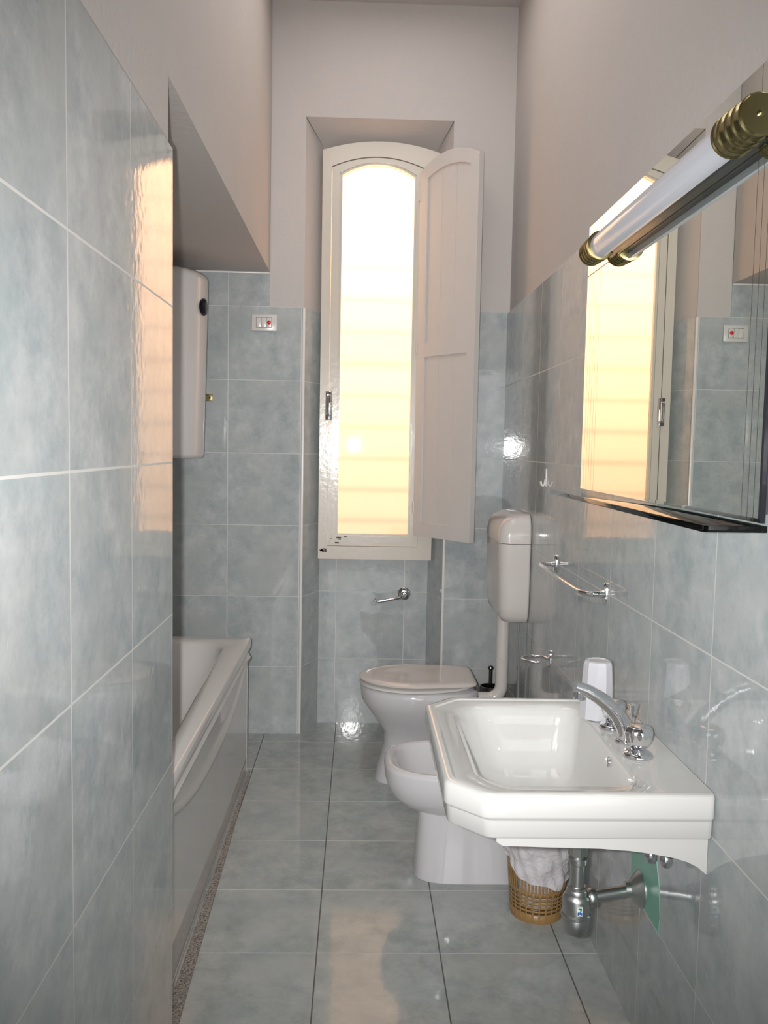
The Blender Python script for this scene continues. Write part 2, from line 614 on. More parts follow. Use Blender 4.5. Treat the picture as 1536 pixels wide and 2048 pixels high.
b.face([(XM0, YN, 0.84), (XM1, YN, 0.84), (XM1, YN + 0.06, 0.84), (XM0, YN + 0.06, 0.84)], pl)
# outer leaf around the opening, behind the frame
b.box(XA - 0.1, XM0 - 0.005, YN + 0.002, YN + 0.06, 0, ZC, mi=pl)
b.box(XM1 + 0.005, XPR + 0.1, YN + 0.002, YN + 0.06, 0, ZC, mi=pl)
b.box(XM0 - 0.005, XM1 + 0.005, YN + 0.002, YN + 0.06, ZN1 - 0.04, ZC, mi=pl)
b.box(XM0 - 0.005, XM1 + 0.005, YN + 0.002, YN + 0.06, 0, 0.83, mi=pl)
struct(build('wall_back', b, [M['plaster'], M['tile_back'], M['tile_jamb'], M['tile_niche']], smooth=0))

# white corner strips of the niche tiling and a bead above the alcove tiles
for i, x in enumerate((XN0, XN1)):
    b = MB()
    b.box(x - 0.006, x + 0.006, YB - 0.004, YB + 0.008, 0, ZT, bev=0.003)
    struct(build('trim_%d' % (i + 1), b, M['trim']))
b = MB()
b.box(XA, XPL - 0.002, YB - 0.006, YB, ZS - 0.008, ZS, bev=0.002)
struct(build('trim_3', b, M['trim']))
b = MB()                                                               # rough strip between bath panel and floor tiles
b.loft([[(-0.440, 1.92, z), (-0.402, 1.92, z), (-0.4325, 3.535, z), (-0.440, 3.535, z)] for z in (0.0, 0.004)])
struct(build('trim_4', b, M['cement'], smooth=0))

# ------------------------------------------------------------------ window
FX0, FX1 = -0.190, 0.352
win = bpy.data.objects.new('window_1', None)
COL.objects.link(win)
win.location = (0.08, 4.15, 0.82)
struct(win)
fo = arch_loop(FX0, FX1, 0.822, 2.722, 0.045, 0)
fi = arch_loop(-0.148, 0.286, 0.884, 2.650, 0.048, 0)
b = MB()
ring_prism(b, fo, fi, 4.118, 4.183)
fr_o = build('window_frame', b, M['paint'], win)
b = MB()
for k in range(9):                                                     # flaked paint at the lower and upper left corners
    cx, cz = random.choice(((-0.168, 0.865), (-0.165, 2.705), (-0.172, 0.87))) if k < 6 else (-0.163, 0.86)
    x, z, s = cx + random.uniform(-.008, .012), cz + random.uniform(-.008, .008), random.uniform(.002, .005)
    b.box(x - s * 1.5, x + s * 1.5, 4.1165, 4.119, z - s * .7, z + s * .7)
build('paint_chip', b, M['chip'], fr_o, smooth=0)
so = arch_loop(-0.146, 0.284, 0.886, 2.647, 0.048, 0)
si = arch_loop(-0.103, 0.238, 0.943, 2.612, 0.055, 0)
sm_ = arch_loop(-0.112, 0.247, 0.934, 2.620, 0.055, 0)
b = MB()
ring_prism(b, so, sm_, 4.124, 4.170)
ring_prism(b, sm_, si, 4.131, 4.166)
b.box(-0.103, -0.098, 4.126, 4.140, 0.90, 2.63)
sash = build('sash', b, M['paint'], win)
b = MB()
for x, z, s in ((-0.092, 0.925, .007), (-0.088, 0.917, .005), (-0.06, 0.929, .005), (-0.1, 0.90, .006), (-0.128, 0.918, .003)):
    b.box(x - s * 1.6, x + s * 1.6, 4.1228, 4.125, z - s * .5, z + s * .5)
build('paint_chip', b, M['chip'], sash, smooth=0)
b = MB()
b.face([(q[0], 4.148, q[2]) for q in si])
build('pane', b, M['pane'], win, smooth=0, fix=False)
# espagnolette pull on the left stile
b = MB()
b.box(-0.163, -0.132, 4.106, 4.120, 1.482, 1.618, bev=0.004)
hp = build('handle', b, M['chrome'], win)
b = MB()
for k in range(3):
    x = -0.155 + k * 0.0075
    b.tube([(x, 4.107, 1.60), (x, 4.092, 1.592), (x, 4.090, 1.55), (x, 4.092, 1.512), (x, 4.107, 1.504)], 0.0032, 8)
build('grip', b, M['chrome'], hp)
# inner shutter leaf, swung open into the room
P0, P1 = Vector((0.262, 4.112)), Vector((0.494, 3.80))
SW = (P1 - P0).length
ang = math.atan2(P1.y - P0.y, P1.x - P0.x)
ca, sa = math.cos(ang), math.sin(ang)


def sh(u, v, z):
    """u along the leaf from its hinge, v through it (0 = face seen, positive = away)"""
    return (P0.x + ca * u - sa * v, P0.y + sa * u + ca * v, z)


SZ0, TH = 0.943, 0.026


def sh_top(u):
    t = 2 * u / SW - 1
    return 2.630 + 0.055 * (1 - t * t)


def leaf_piece(mb, u0, u1, z0, z1, v0, v1, n=1):
    """z0/z1 may be functions of u"""
    g = lambda f, u: f(u) if callable(f) else f
    us = [u0 + (u1 - u0) * i / n for i in range(n + 1)]
    loops = [[sh(u, v0, g(z0, u)), sh(u, v1, g(z0, u)), sh(u, v1, g(z1, u)), sh(u, v0, g(z1, u))] for u in us]
    mb.loft(loops)


b = MB()
ST = 0.052
leaf_piece(b, 0, ST, SZ0, sh_top, 0, TH, 3)
leaf_piece(b, SW - ST, SW, SZ0, sh_top, 0, TH, 3)
leaf_piece(b, ST, SW - ST, SZ0, SZ0 + 0.062, 0, TH)
leaf_piece(b, ST, SW - ST, 1.782, 1.842, 0, TH)
leaf_piece(b, ST, SW - ST, lambda u: sh_top(u) - 0.062, sh_top, 0, TH, 8)
leaf_piece(b, SW - 0.012, SW + 0.004, SZ0 + 0.004, lambda u: sh_top(u) - 0.012, -0.006, 0.006, 1)
leaf = build('shutter_leaf', b, M['shutter_paint'], win)
for z0, z1 in ((SZ0 + 0.062, 1.782), (1.842, None)):
    b = MB()
    nb = 3
    w = (SW - 2 * ST) / nb
    for k in range(nb):
        u0_, u1_ = ST + k * w + 0.0015, ST + (k + 1) * w - 0.0015
        zt = z1 if z1 else (lambda u: sh_top(u) - 0.062)
        leaf_piece(b, u0_, u1_, z0, zt, 0.008, 0.018, 3)
    leaf_piece(b, ST, SW - ST, z0, (z1 if z1 else (lambda u: sh_top(u) - 0.064)), 0.010, 0.016, 6)
    build('leaf_panel', b, M['shutter_paint'], leaf)
for z in (1.05, 1.80, 2.50):
    b = MB()
    b.tube([(0.262, 4.113, z), (0.262, 4.113, z + 0.05)], 0.006, 10)
    build('hinge', b, M['paint'], win)
# lowered amber blind outside the pane
b = MB()
pitch, amp = 0.153, 0.0021
zz0, zz1 = 0.82, 2.84


def fn(i, j):
    z = zz0 + (zz1 - zz0) * j
    q = ((z - 0.86) / pitch) % 1.0
    w = (1 - q / 0.78) if q < 0.78 else (q - 0.78) / 0.22           # each slat leans a little and steps back to the next
    w = w * w * (3 - 2 * w)
    return (-0.20 + 0.56 * i, 4.262 + amp * 2 * w, z)


b.grid(fn, 1, 260)
tag(build('window_blind', b, M['slats'], base=(0.08, 4.262, 0.82)), 'glowing amber slatted blind lowered outside the tall arched window', 'blind')

# ------------------------------------------------------------------ bathtub
t = thing('bathtub', 'white bathtub with moulded front panel in the tiled alcove', 'bathtub', (-0.78, 2.73, 0))
TX0, TX1, TY0, TY1, TZ = -1.13, -0.432, 1.922, 3.528, 0.572
b = MB()
n = 8
def inner(z, s, r):
    lp = rrect(TX0 + 0.075 + s, TX1 - 0.052 - s, TY0 + 0.11 + s * 1.5, TY1 - 0.095 - s * 2.2, z, r, n)
    xm = (TX0 + TX1) / 2          # the rim on the open side widens towards the far end
    return [(x - (0.036 * max(0, (y - 2.5) / 0.9) if x > xm else 0), y, z) for x, y, z in lp]
b.loft([rrect(TX0, TX1, TY0, TY1, 0.535, 0.012, n), rrect(TX0, TX1, TY0, TY1, TZ - 0.006, 0.012, n),
        rrect(TX0 + .006, TX1 - .006, TY0 + .006, TY1 - .006, TZ, 0.012, n),
        inner(TZ, -0.006, 0.12), inner(TZ - 0.010, 0.006, 0.12), inner(0.40, 0.035, 0.13), inner(0.24, 0.065, 0.17),
        inner(0.18, 0.12, 0.12)], cap0=False)
b.loft([rrect(TX0, TX1, TY0, TY1, 0.535, 0.012, n), rrect(TX0 + .02, TX1 - .02, TY0 + .02, TY1 - .02, 0.535, 0.01, n)], False, False)
build('tub_shell', b, M['acrylic'], t, smooth=50)


def zc(Y):
    q = (Y - 2.72) / 0.80
    return 0.385 + 0.13 * min(1, abs(q)) ** 2.4


def sstep(x):
    x = max(0, min(1, x))
    return x * x * (3 - 2 * x)


def panel(i, j):
    Y = TY0 + 0.004 + (TY1 - TY0 - 0.008) * i
    Z = 0.006 + 0.530 * j
    edge = sstep((TY1 - Y) / 0.06)
    d = Z - zc(Y)
    wide = 0.010 + 0.010 * max(0, 1 - abs(Y - 2.72) / 0.8)
    x = -0.447 + 0.004 * sstep(d / 0.03) * edge
    x += 0.013 * math.exp(-(d / wide) ** 2) * edge
    x += 0.010 * math.exp(-((Z - 0.500) / 0.007) ** 2)
    return (x, Y, Z)


b = MB()
b.grid(panel, 70, 110)
b.face([(-0.446, TY1 - 0.004, 0.006), (-0.446, TY1 - 0.004, 0.535), (-1.1, TY1 - 0.004, 0.535), (-1.1, TY1 - 0.004, 0.006)])
build('front_panel', b, M['acrylic'], t, smooth=60)

# ------------------------------------------------------------------ water heater on the alcove wall
t = thing('water_heater', 'white upright cylinder water heater hung above the bathtub', 'water heater', (-0.888, 3.72, 1.30))
tl = Matrix.Rotation(math.radians(1.4), 3, 'Y')
b = MB()
R = 0.222
prof = [(R - 0.06, 0), (R - 0.012, 0.003), (R - 0.003, 0.010), (R, 0.022), (R, 0.745), (R - 0.004, 0.760), (R - 0.02, 0.772), (R - 0.08, 0.778)]
b.lathe((-0.888, 3.72, 1.30), prof, n=72, tilt=tl)
build('tank', b, M['enamel'], t, smooth=40)
b = MB()
b.lathe((-0.888 + R + 0.008, 3.67, 1.925), [(0.036, -0.012), (0.036, 0.006), (0.030, 0.014), (0.012, 0.018)], axis='X', n=28)
build('thermometer_dial', b, M['black'], t)
for dy in (-0.1, 0.1):
    for z in (1.40, 1.95):
        b = MB()
        b.box(-1.139, -1.09, 3.72 + dy - 0.02, 3.72 + dy + 0.02, z, z + 0.04)
        build('wall_bracket', b, M['dull_chrome'], t)
t = thing('pipe_fitting', 'small brass fitting sticking out of the tiles beside the water heater', 'pipe fitting', (-0.690, YB, 1.57))
b = MB()
b.box(-0.706, -0.674, YB - 0.006, YB, 1.555, 1.587, bev=0.002)
build('wall_plate', b, M['brass_old'], t)
b = MB()
b.tube([(-0.690, YB - 0.002, 1.571), (-0.696, YB - 0.05, 1.566), (-0.705, YB - 0.075, 1.556)], 0.008, 12)
build('spindle', b, M['brass'], t)

# ------------------------------------------------------------------ light switch
t = thing('light_switch', 'white switch plate with red button on blue tiles by the window', 'light switch', (-0.441, YB, 1.913))
b = MB()
b.box(-0.499, -0.384, YB - 0.009, YB, 1.876, 1.951, bev=0.003)
build('cover_plate', b, M['white_plastic'], t)
b = MB()
b.box(-0.479, -0.407, YB - 0.0096, YB - 0.008, 1.892, 1.9365)
build('recess', b, M['rubber'], t, smooth=0)
for k, x in enumerate((-0.4775, -0.4540, -0.4305)):
    b = MB()
    b.box(x, x + 0.0222, YB - 0.0135 + 0.001 * (k == 0), YB - 0.009, 1.8935, 1.935, bev=0.001)
    r_ = build('rocker', b, M['white_plastic'], t)
    if k == 2:
        b = MB()
        b.lathe((x + 0.011, YB - 0.013, 1.9145), [(0.0088, 0), (0.0088, -0.003), (0.006, -0.005), (0.001, -0.0055)], axis='Y', n=20)
        o = build('button', b, M['red'], r_)
        o['label'] = 'round red button'

# ------------------------------------------------------------------ toilet
TC = 3.50
t = thing('toilet', 'white pedestal toilet with closed lid under the window', 'toilet', (0.27, TC, 0))
b = MB()
b.loft([oval_loop(0.084, 0.50, TC, 0.112, 0.0, pf=2.6), oval_loop(0.086, 0.50, TC, 0.111, 0.012, pf=2.6),
        oval_loop(0.105, 0.49, TC, 0.095, 0.08, pf=2.4), oval_loop(0.122, 0.48, TC, 0.088, 0.15, pf=2.3),
        oval_loop(0.120, 0.485, TC, 0.100, 0.20, pf=2.2), oval_loop(0.085, 0.49, TC, 0.132, 0.25, pf=2.1),
        oval_loop(0.045, 0.495, TC, 0.160, 0.305, pf=2.1), oval_loop(0.026, 0.50, TC, 0.174, 0.335, pf=2.1),
        oval_loop(0.021, 0.50, TC, 0.178, 0.365, pf=2.1), oval_loop(0.021, 0.50, TC, 0.178, 0.386, pf=2.1),
        oval_loop(0.030, 0.495, TC, 0.170, 0.394, pf=2.1)])
build('bowl', b, M['ceramic_grey'], t, smooth=50)
b = MB()
b.loft([oval_loop(0.024, 0.470, TC, 0.172, 0.395, wb=.80), oval_loop(0.016, 0.478, TC, 0.180, 0.400, wb=.80),
        oval_loop(0.016, 0.478, TC, 0.180, 0.408, wb=.80), oval_loop(0.026, 0.468, TC, 0.170, 0.4125, wb=.80)])
build('seat', b, M['white_plastic'], t, smooth=50)
b = MB()
lid_ = lambda d, z: oval_loop(0.015 + d, 0.486 - d * .7, TC, 0.182 - d, z, n=112, pb=9, wb=.84)
b.loft([lid_(0.012, 0.4165), lid_(0.001, 0.4205), lid_(0.0, 0.4250), lid_(0.008, 0.4305), lid_(0.036, 0.4345), lid_(0.062, 0.4320), lid_(0.10, 0.4335)])
build('lid', b, M['lid_plastic'], t, smooth=50)
for dy in (-0.085, 0.085):
    b = MB()
    b.lathe((0.482, TC + dy, 0.405), [(0.009, -0.022), (0.011, -0.018), (0.011, 0.018), (0.009, 0.022)], axis='Y', n=16)
    b.tube([(0.482, TC + dy, 0.388), (0.482, TC + dy, 0.405)], 0.008, 12)
    build('hinge', b, M['chrome'], t)

# ------------------------------------------------------------------ cistern and flush pipe
t = thing('toilet_cistern', 'ivory plastic cistern on the tiles above the toilet with long flush pipe', 'cistern', (0.61, 3.475, 0.36))


def tank_loop(z, dx, dy, r, n=8):
    return rrect(0.548 + dx, XR - 0.001, 3.292 + dy, 3.660 - dy, z, (r, 0.012, 0.012, r), n)


b = MB()
b.loft([tank_loop(0.682, 0.045, 0.05, 0.03), tank_loop(0.690, 0.022, 0.028, 0.035), tank_loop(0.712, 0.008, 0.012, 0.04),
        tank_loop(0.745, 0.003, 0.004, 0.042), tank_loop(0.85, 0, 0, 0.042), tank_loop(0.998, -0.003, -0.002, 0.042)])
build('tank', b, M['tank_plastic'], t, smooth=50)
b = MB()
b.loft([tank_loop(1.000, -0.005, -0.004, 0.044), tank_loop(1.030, -0.005, -0.004, 0.044), tank_loop(1.066, 0.002, 0.001, 0.044),
        tank_loop(1.090, 0.018, 0.012, 0.046), tank_loop(1.105, 0.038, 0.026, 0.05), tank_loop(1.112, 0.058, 0.048, 0.04)])
build('tank_lid', b, M['tank_plastic'], t, smooth=50)
b = MB()
pth = [(0.598, 3.475, 0.69), (0.598, 3.475, 0.45), (0.598, 3.475, 0.395)]
for k in range(1, 8):
    a = 0.5 * PI * k / 7
    pth.append((0.598 - 0.055 * (1 - math.cos(a)), 3.475, 0.395 - 0.055 * math.sin(a)))
pth.append((0.502, 3.475, 0.340))
b.tube(pth, 0.026, 24)
b.tube([(0.598, 3.475, 0.505), (0.598, 3.475, 0.51)], 0.0272, 24)
build('flush_pipe', b, M['tank_plastic'], t, smooth=60)
b = MB()
b.tube([(0.645, 3.42, 0.70), (0.648, 3.41, 0.66), (0.652, 3.40, 0.60), (0.654, 3.40, 0.45), (0.655, 3.40, 0.30), (0.6665, 3.40, 0.26)], 0.0045, 10)
o = build('supply_hose', b, M['hose'], t)
o['label'] = 'thin grey hose'

# ------------------------------------------------------------------ toilet brush in its holder
b = MB()
b.lathe((0.604, 3.80, 0), [(0.048, 0), (0.050, 0.01), (0.046, 0.29), (0.046, 0.302), (0.040, 0.302), (0.036, 0.05)], n=28)
tag(build('brush_holder', b, M['dark_steel'], base=(0.604, 3.80, 0)), 'dark metal canister on the floor behind the toilet', 'toilet brush holder')
t = thing('toilet_brush', 'toilet brush with thin dark rod and ball knob standing in its canister', 'toilet brush', (0.604, 3.80, 0.06))
b = MB()
b.tube([(0.604, 3.80, 0.10), (0.604, 3.80, 0.375)], 0.0075, 14)
b.lathe((0.604, 3.80, 0.372), [(0.006, 0), (0.012, 0.006), (0.0125, 0.012), (0.009, 0.019), (0.002, 0.022)], n=16)
build('handle', b, M['dark_steel'], t)
b = MB()
b.lathe((0.604, 3.80, 0.058), [(0.02, 0), (0.033, 0.01), (0.033, 0.07), (0.012, 0.085)], n=18)
build('bristles', b, M['white_plastic'], t)

# ------------------------------------------------------------------ bidet
BC = 2.728
t = thing('bidet', 'white bidet with open bowl between toilet and washbasin', 'bidet', (0.38, BC, 0))
b = MB()
XBk = 0.645
b.loft([oval_loop(0.196, 0.60, BC, 0.118, 0.0, pf=3.6, pb=5), oval_loop(0.198, 0.60, BC, 0.117, 0.01, pf=3.6, pb=5),
        oval_loop(0.203, 0.60, BC, 0.104, 0.10, pf=3.4, pb=5), oval_loop(0.208, 0.60, BC, 0.096, 0.185, pf=3.2, pb=5),
        oval_loop(0.200, 0.61, BC, 0.100, 0.208, pf=2.8, pb=4), oval_loop(0.150, 0.63, BC, 0.138, 0.232, pf=2.6, pb=4),
        oval_loop(0.116, XBk, BC, 0.163, 0.265, pf=2.6, pb=4), oval_loop(0.101, XBk, BC, 0.176, 0.305, pf=2.7, pb=4),
        oval_loop(0.096, XBk, BC, 0.181, 0.350, pf=2.8, pb=4), oval_loop(0.099, XBk - .003, BC, 0.178, 0.362, pf=2.8, pb=4),
        oval_loop(0.108, XBk - .01, BC, 0.170, 0.367, pf=2.8, pb=4), oval_loop(0.130, 0.545, BC, 0.150, 0.364, pf=3, pb=3.4),
        oval_loop(0.138, 0.540, BC, 0.143, 0.354, pf=3, pb=3.4), oval_loop(0.150, 0.53, BC, 0.132, 0.31, pf=3, pb=3.2),
        oval_loop(0.18, 0.50, BC, 0.108, 0.265, pf=2.6, pb=2.6), oval_loop(0.25, 0.45, BC, 0.06, 0.248)], cap1=True)
build('bowl', b, M['ceramic_grey'], t, smooth=50)
b = MB()
b.lathe((0.36, BC, 0.2485), [(0.024, 0), (0.024, 0.003), (0.018, 0.004)], n=22)
build('drain', b, M['chrome'], t)

# ------------------------------------------------------------------ paper holder on the niche wall
t = thing('toilet_paper_holder', 'chrome toilet paper arm without a roll under the window', 'paper holder', (0.23, YN, 0.648))
b = MB()
b.lathe((0.230, YN, 0.648), [(0.0315, 0), (0.0315, -0.004), (0.027, -0.008), (0.012, -0.010), (0.009, -0.03)], axis='Y', n=30)
build('wall_rose', b, M['chrome'], t)
b = MB()
b.tube([(0.230, YN - 0.02, 0.648), (0.228, YN - 0.06, 0.646), (0.222, YN - 0.075, 0.645), (0.205, YN - 0.085, 0.642), (0.16, YN - 0.09, 0.633),
        (0.115, YN - 0.092, 0.6245), (0.098, YN - 0.092, 0.623), (0.088, YN - 0.092, 0.629), (0.083, YN - 0.092, 0.637)], 0.0072, 14)
build('arm', b, M['chrome'], t)


# ------------------------------------------------------------------ chrome fittings on the right wall
def oval_plate(mb, y, z, w, h, d):
    loops = []
    for q, x in ((1, XR), (1, XR - d * .5), (0.8, XR - d)):
        loops.append([(x, y + w * q * math.copysign(abs(math.cos(a)) ** .8, math.cos(a)), z + h * q * math.sin(a))
                      for a in [2 * PI * k / 28 for k in range(28)]])
    mb.loft(loops)


t = thing('towel_bar', 'chrome towel bar on the right wall below the mirror shelf', 'towel bar', (XR, 2.575, 0.98))
pth = [(XR - 0.004, 2.87, 0.981), (0.632, 2.87, 0.981), (0.622, 2.868, 0.981), (0.613, 2.861, 0.981), (0.610, 2.85, 0.981),
       (0.606, 2.33, 0.981), (0.608, 2.315, 0.981), (0.613, 2.298, 0.981), (0.622, 2.286, 0.981), (0.636, 2.281, 0.981), (XR - 0.004, 2.28, 0.981)]
b = MB()
b.tube(pth, 0.0072, 16)
build('bar', b, M['chrome'], t, smooth=60)
for y in (2.87, 2.28):
    b = MB()
    oval_plate(b, y, 0.981, 0.013, 0.032, 0.009)
    b.tube([(XR - 0.006, y, 0.981), (XR - 0.018, y, 0.981)], 0.010, 16)
    build('mounting_plate', b, M['chrome'], t)
t = thing('tumbler_ring', 'empty open chrome cup ring low on the right wall beyond the washbasin', 'cup holder', (XR, 2.91, 0.646))
b = MB()
oval_plate(b, 2.91, 0.646, 0.012, 0.032, 0.009)
build('mounting_plate', b, M['chrome'], t)
b = MB()
rc, rr_ = (0.616, 2.910), 0.045
pth = [(XR - 0.005, 2.91, 0.646)]
for k in range(0, 23):
    a = 0.02 + 2 * PI * 0.76 * k / 22
    pth.append((rc[0] + rr_ * math.cos(a), rc[1] + rr_ * math.sin(a), 0.646))
b.tube(pth, 0.005, 12)
build('ring', b, M['chrome'], t, smooth=60)
b = MB()
b.box(XR - 0.004, XR, 3.062, 3.080, 1.232, 1.296, bev=0.002)
b.tube([(XR - 0.003, 3.071, 1.258), (XR - 0.006, 3.071, 1.240), (XR - 0.012, 3.071, 1.234), (XR - 0.018, 3.071, 1.238), (XR - 0.020, 3.071, 1.250)], 0.004, 10)
tag(build('wall_hook', b, M['white_plastic'], base=(XR, 3.071, 1.23)), 'small white stick-on hook on the right wall past the glass shelf', 'hook')

# ------------------------------------------------------------------ mirror, shelf, lamp
XMIR = 0.644
t = thing('wall_mirror', 'large frameless mirror with engraved line borders above the washbasin', 'mirror', (XR, MIR_Y0, MIR_Z0))
b = MB()
b.box(XMIR, XMIR + 0.006, MIR_Y0, MIR_Y1, MIR_Z0, MIR_Z1)
build('mirror_panel', b, M['mirror'], t, smooth=0)
b = MB()
b.box(XMIR - 0.001, XMIR + 0.006, MIR_Y0 - 0.008, MIR_Y0, MIR_Z0, MIR_Z1)
build('edge_strip', b, M['black'], t, smooth=0)
b = MB()
b.box(XMIR + 0.006, XR, MIR_Y0 + 0.02, MIR_Y1 - 0.012, MIR_Z0 + 0.012, MIR_Z1 - 0.02)
build('backing_board', b, M['rubber'], t, smooth=0)
b = MB()
b.box(0.561, XR, 1.390, 2.532, 1.2355, 1.2470, bev=0.0012)
tag(build('glass_shelf', b, M['shelf_glass'], base=(0.62, 2.0, 1.232)), 'greenish glass shelf along the bottom of the wall mirror', 'shelf')

LX, LZ, LY0, LY1 = 0.607, 1.886, 1.355, 2.335
t = thing('wall_lamp', 'unlit tubular wall lamp with ribbed brass end caps across the mirror', 'lamp', (XMIR, 1.85, LZ))
b = MB()
loops = []
for y in (LY0 + 0.06, LY1 - 0.06):
    loops.append([(LX + 0.004 - 0.0325 * math.sin(a), y, LZ + 0.0325 * math.cos(a)) for a in [PI * k / 28 for k in range(29)]])
b.loft(loops)
build('diffuser', b, M['lamp_shade'], t)
b = MB()
b.box(LX + 0.0042, XMIR, LY0 + 0.05, LY1 - 0.05, LZ - 0.019, LZ + 0.019)
build('mounting_rail', b, M['dark_steel'], t, smooth=0)
for y, s in ((LY0, 1), (LY1, -1)):
    b = MB()
    prof = [(0.003, 0), (0.0305, 0), (0.032, 0.0015)]
    h = 0.0015
    for k in range(4):
        r = (0.0335, 0.0345, 0.0355, 0.0365)[k]
        prof += [(r - 0.0022, h + 0.0012), (r, h + 0.003), (r, h + 0.0045), (r - 0.0022, h + 0.0065), (r - 0.0022, h + 0.0235)]
        h += 0.0245
    prof += [(0.0365, h + 0.001), (0.0365, h + 0.004), (0.0325, h + 0.005)]
    b.lathe((LX, y, LZ), [(r, s * q) for r, q in prof], axis='Y', n=48)
    cap_ = build('end_cap', b, M['brass'], t)
    b = MB()
    b.lathe((LX, y, LZ), [(0.0055, s * 0.001), (0.0055, -s * 0.002), (0.002, -s * 0.004)], axis='Y', n=14)
    build('screw', b, M['brass'], cap_)

# ------------------------------------------------------------------ washbasin
t = thing('washbasin', 'white angular wall-hung washbasin with chamfered corners', 'washbasin', (XR, 1.84, 0.58))
SX0, SY0, SY1, SZ = 0.172, 1.530, 2.152, 0.735


def octo(x0, x1, y0, y1, z, ch, r=0.012, cb=0.0, n=4):
    """rectangle with chamfered -X corners (ch) and +X corners (cb), every corner slightly rounded"""
    P = [Vector((x0, y0 + ch)), Vector((x0 + ch, y0)), Vector((x1 - cb, y0)), Vector((x1, y0 + cb)),
         Vector((x1, y1 - cb)), Vector((x1 - cb, y1)), Vector((x0 + ch, y1)), Vector((x0, y1 - ch))]
    if cb == 0:
        P = [P[0], P[1], P[2], P[4], P[6], P[7]]
        P[2], P[3] = Vector((x1, y0)), Vector((x1, y1))
    out = []
    m_ = len(P)
    for i in range(m_):
        p, a, c = P[i], P[i - 1], P[(i + 1) % m_]
        da, dc = (a - p), (c - p)
        q = min(r, da.length * .45, dc.length * .45)
        A, C = p + da.normalized() * q, p + dc.normalized() * q
        for k in range(n + 1):
            s = k / n
            v2 = A * (1 - s) ** 2 + p * (2 * s * (1 - s)) + C * s * s
            out.append((v2.x, v2.y, z))
    return out


def rim(s, z, r=0.012):                     # inset s from the outer edge, wall side stays put
    return octo(SX0 + s, XR - 0.0005, SY0 + s, SY1 - s, z, 0.068, r, n=4)


def bowl(z, s, r, ch, near=None):
    return octo(0.240 + s * 1.4, 0.548 - s * .6, 1.592 + (s if near is None else near), 2.092 - s, z, ch, r, cb=0.03, n=4)


b = MB()
b.loft([rim(0.010, 0.649), rim(0.008, 0.652), rim(0.006, 0.682), rim(0.0055, 0.685), rim(0.001, 0.689), rim(0, 0.693),
        rim(0, SZ - 0.007), rim(0.003, SZ - 0.002), rim(0.009, SZ), rim(0.018, SZ - 0.0005)], cap0=False, cap1=False)
# shelf of the rim, dropping a little into a recess, then the bowl
top = rim(0.018, SZ - 0.0005)
b2 = octo(0.196, 0.6675, 1.552, 2.130, SZ - 0.0035, 0.062, 0.012, n=4)
b.loft([top, b2], False, False)
outer = b2
# bridge recess (6 corners) to the bowl mouth (8 corners): resample both by angle
def resample(lp, n, c):
    res = []
    for a in ANG:
        d = Vector((math.cos(a), math.sin(a)))
        best = None
        for i in range(len(lp)):
            p, q = Vector(lp[i][:2]) - Vector(c), Vector(lp[(i + 1) % len(lp)][:2]) - Vector(c)
            e = q - p
            den = d.x * e.y - d.y * e.x
            if abs(den) < 1e-12:
                continue
            tt = (p.x * e.y - p.y * e.x) / den
            ss = (p.x * d.y - p.y * d.x) / den
            if tt > 0 and -1e-6 <= ss <= 1 + 1e-6 and (best is None or tt > best):
                best = tt
        res.append((c[0] + d.x * best, c[1] + d.y * best, lp[0][2]))
    return res


CB = (0.40, 1.90)
N_ = 96
ANG = sorted({-PI + 2 * PI * (k + 0.5) / N_ for k in range(N_)} | {math.atan2(q[1] - CB[1], q[0] - CB[0]) for q in b2 + rim(0.010, 0.649)})
ANG = [a for k, a in enumerate(ANG) if k == 0 or a - ANG[k - 1] > 1e-5]
seq = [resample(b2, N_, CB)]
for z, s, r, ch, nr in ((SZ - 0.006, -0.006, .03, .055, -.006), (SZ - 0.012, 0.000, .035, .055, 0), (0.715, 0.005, .045, .055, .01),
                        (0.685, 0.010, .06, .06, .03), (0.655, 0.016, .07, .06, .06), (0.625, 0.024, .08, .06, .10), (0.600, 0.035, .08, .05, .145),
                        (0.582, 0.050, .07, .045, .19), (0.571, 0.072, .06, .035, .225), (0.567, 0.10, .04, .02, .25)):
    seq.append(resample(bowl(z, s, r, ch, nr), N_, CB))
b.loft(seq, False, True)
# outside of the bowl under the rim
seq = [resample(rim(0.010, 0.649), N_, CB)] + [resample(bowl(z, s, r, .05, nr), N_, CB) for z, s, r, nr in ((0.649, 0.004, .06, .03), (0.610, 0.016, .07, .10), (0.575, 0.035, .07, .17), (0.556, 0.075, .05, .23), (0.553, 0.10, .04, .25))]
b.loft(seq, False, True)
build('basin', b, M['ceramic'], t, smooth=42)
for y in (1.560, 2.112):
    b = MB()
    pr = [(0.268, 0.648), (0.268, 0.632), (0.280, 0.6245), (0.37, 0.622), (0.464, 0.620), (0.52, 0.616), (0.559, 0.611), (0.607, 0.602), (0.632, 0.594), (0.650, 0.585), (0.662, 0.575), (XR - .0005, 0.570), (XR - .0005, 0.648)]
    b.loft([[(x, y + d, z) for x, z in pr] for d in (0, 0.022)])
    build('bracket', b, M['ceramic'], t)
b = MB()
b.lathe((0.5405, 1.79, 0.702), [(0.011, 0.006), (0.011, -0.001), (0.008, -0.0025)], axis='X', n=20)
build('overflow', b, M['chrome'], t)
b = MB()
b.lathe((0.40, 1.915, 0.567), [(0.030, 0), (0.030, 0.004), (0.022, 0.005), (0.018, 0.002)], n=24)
build('drain', b, M['chrome'], t)

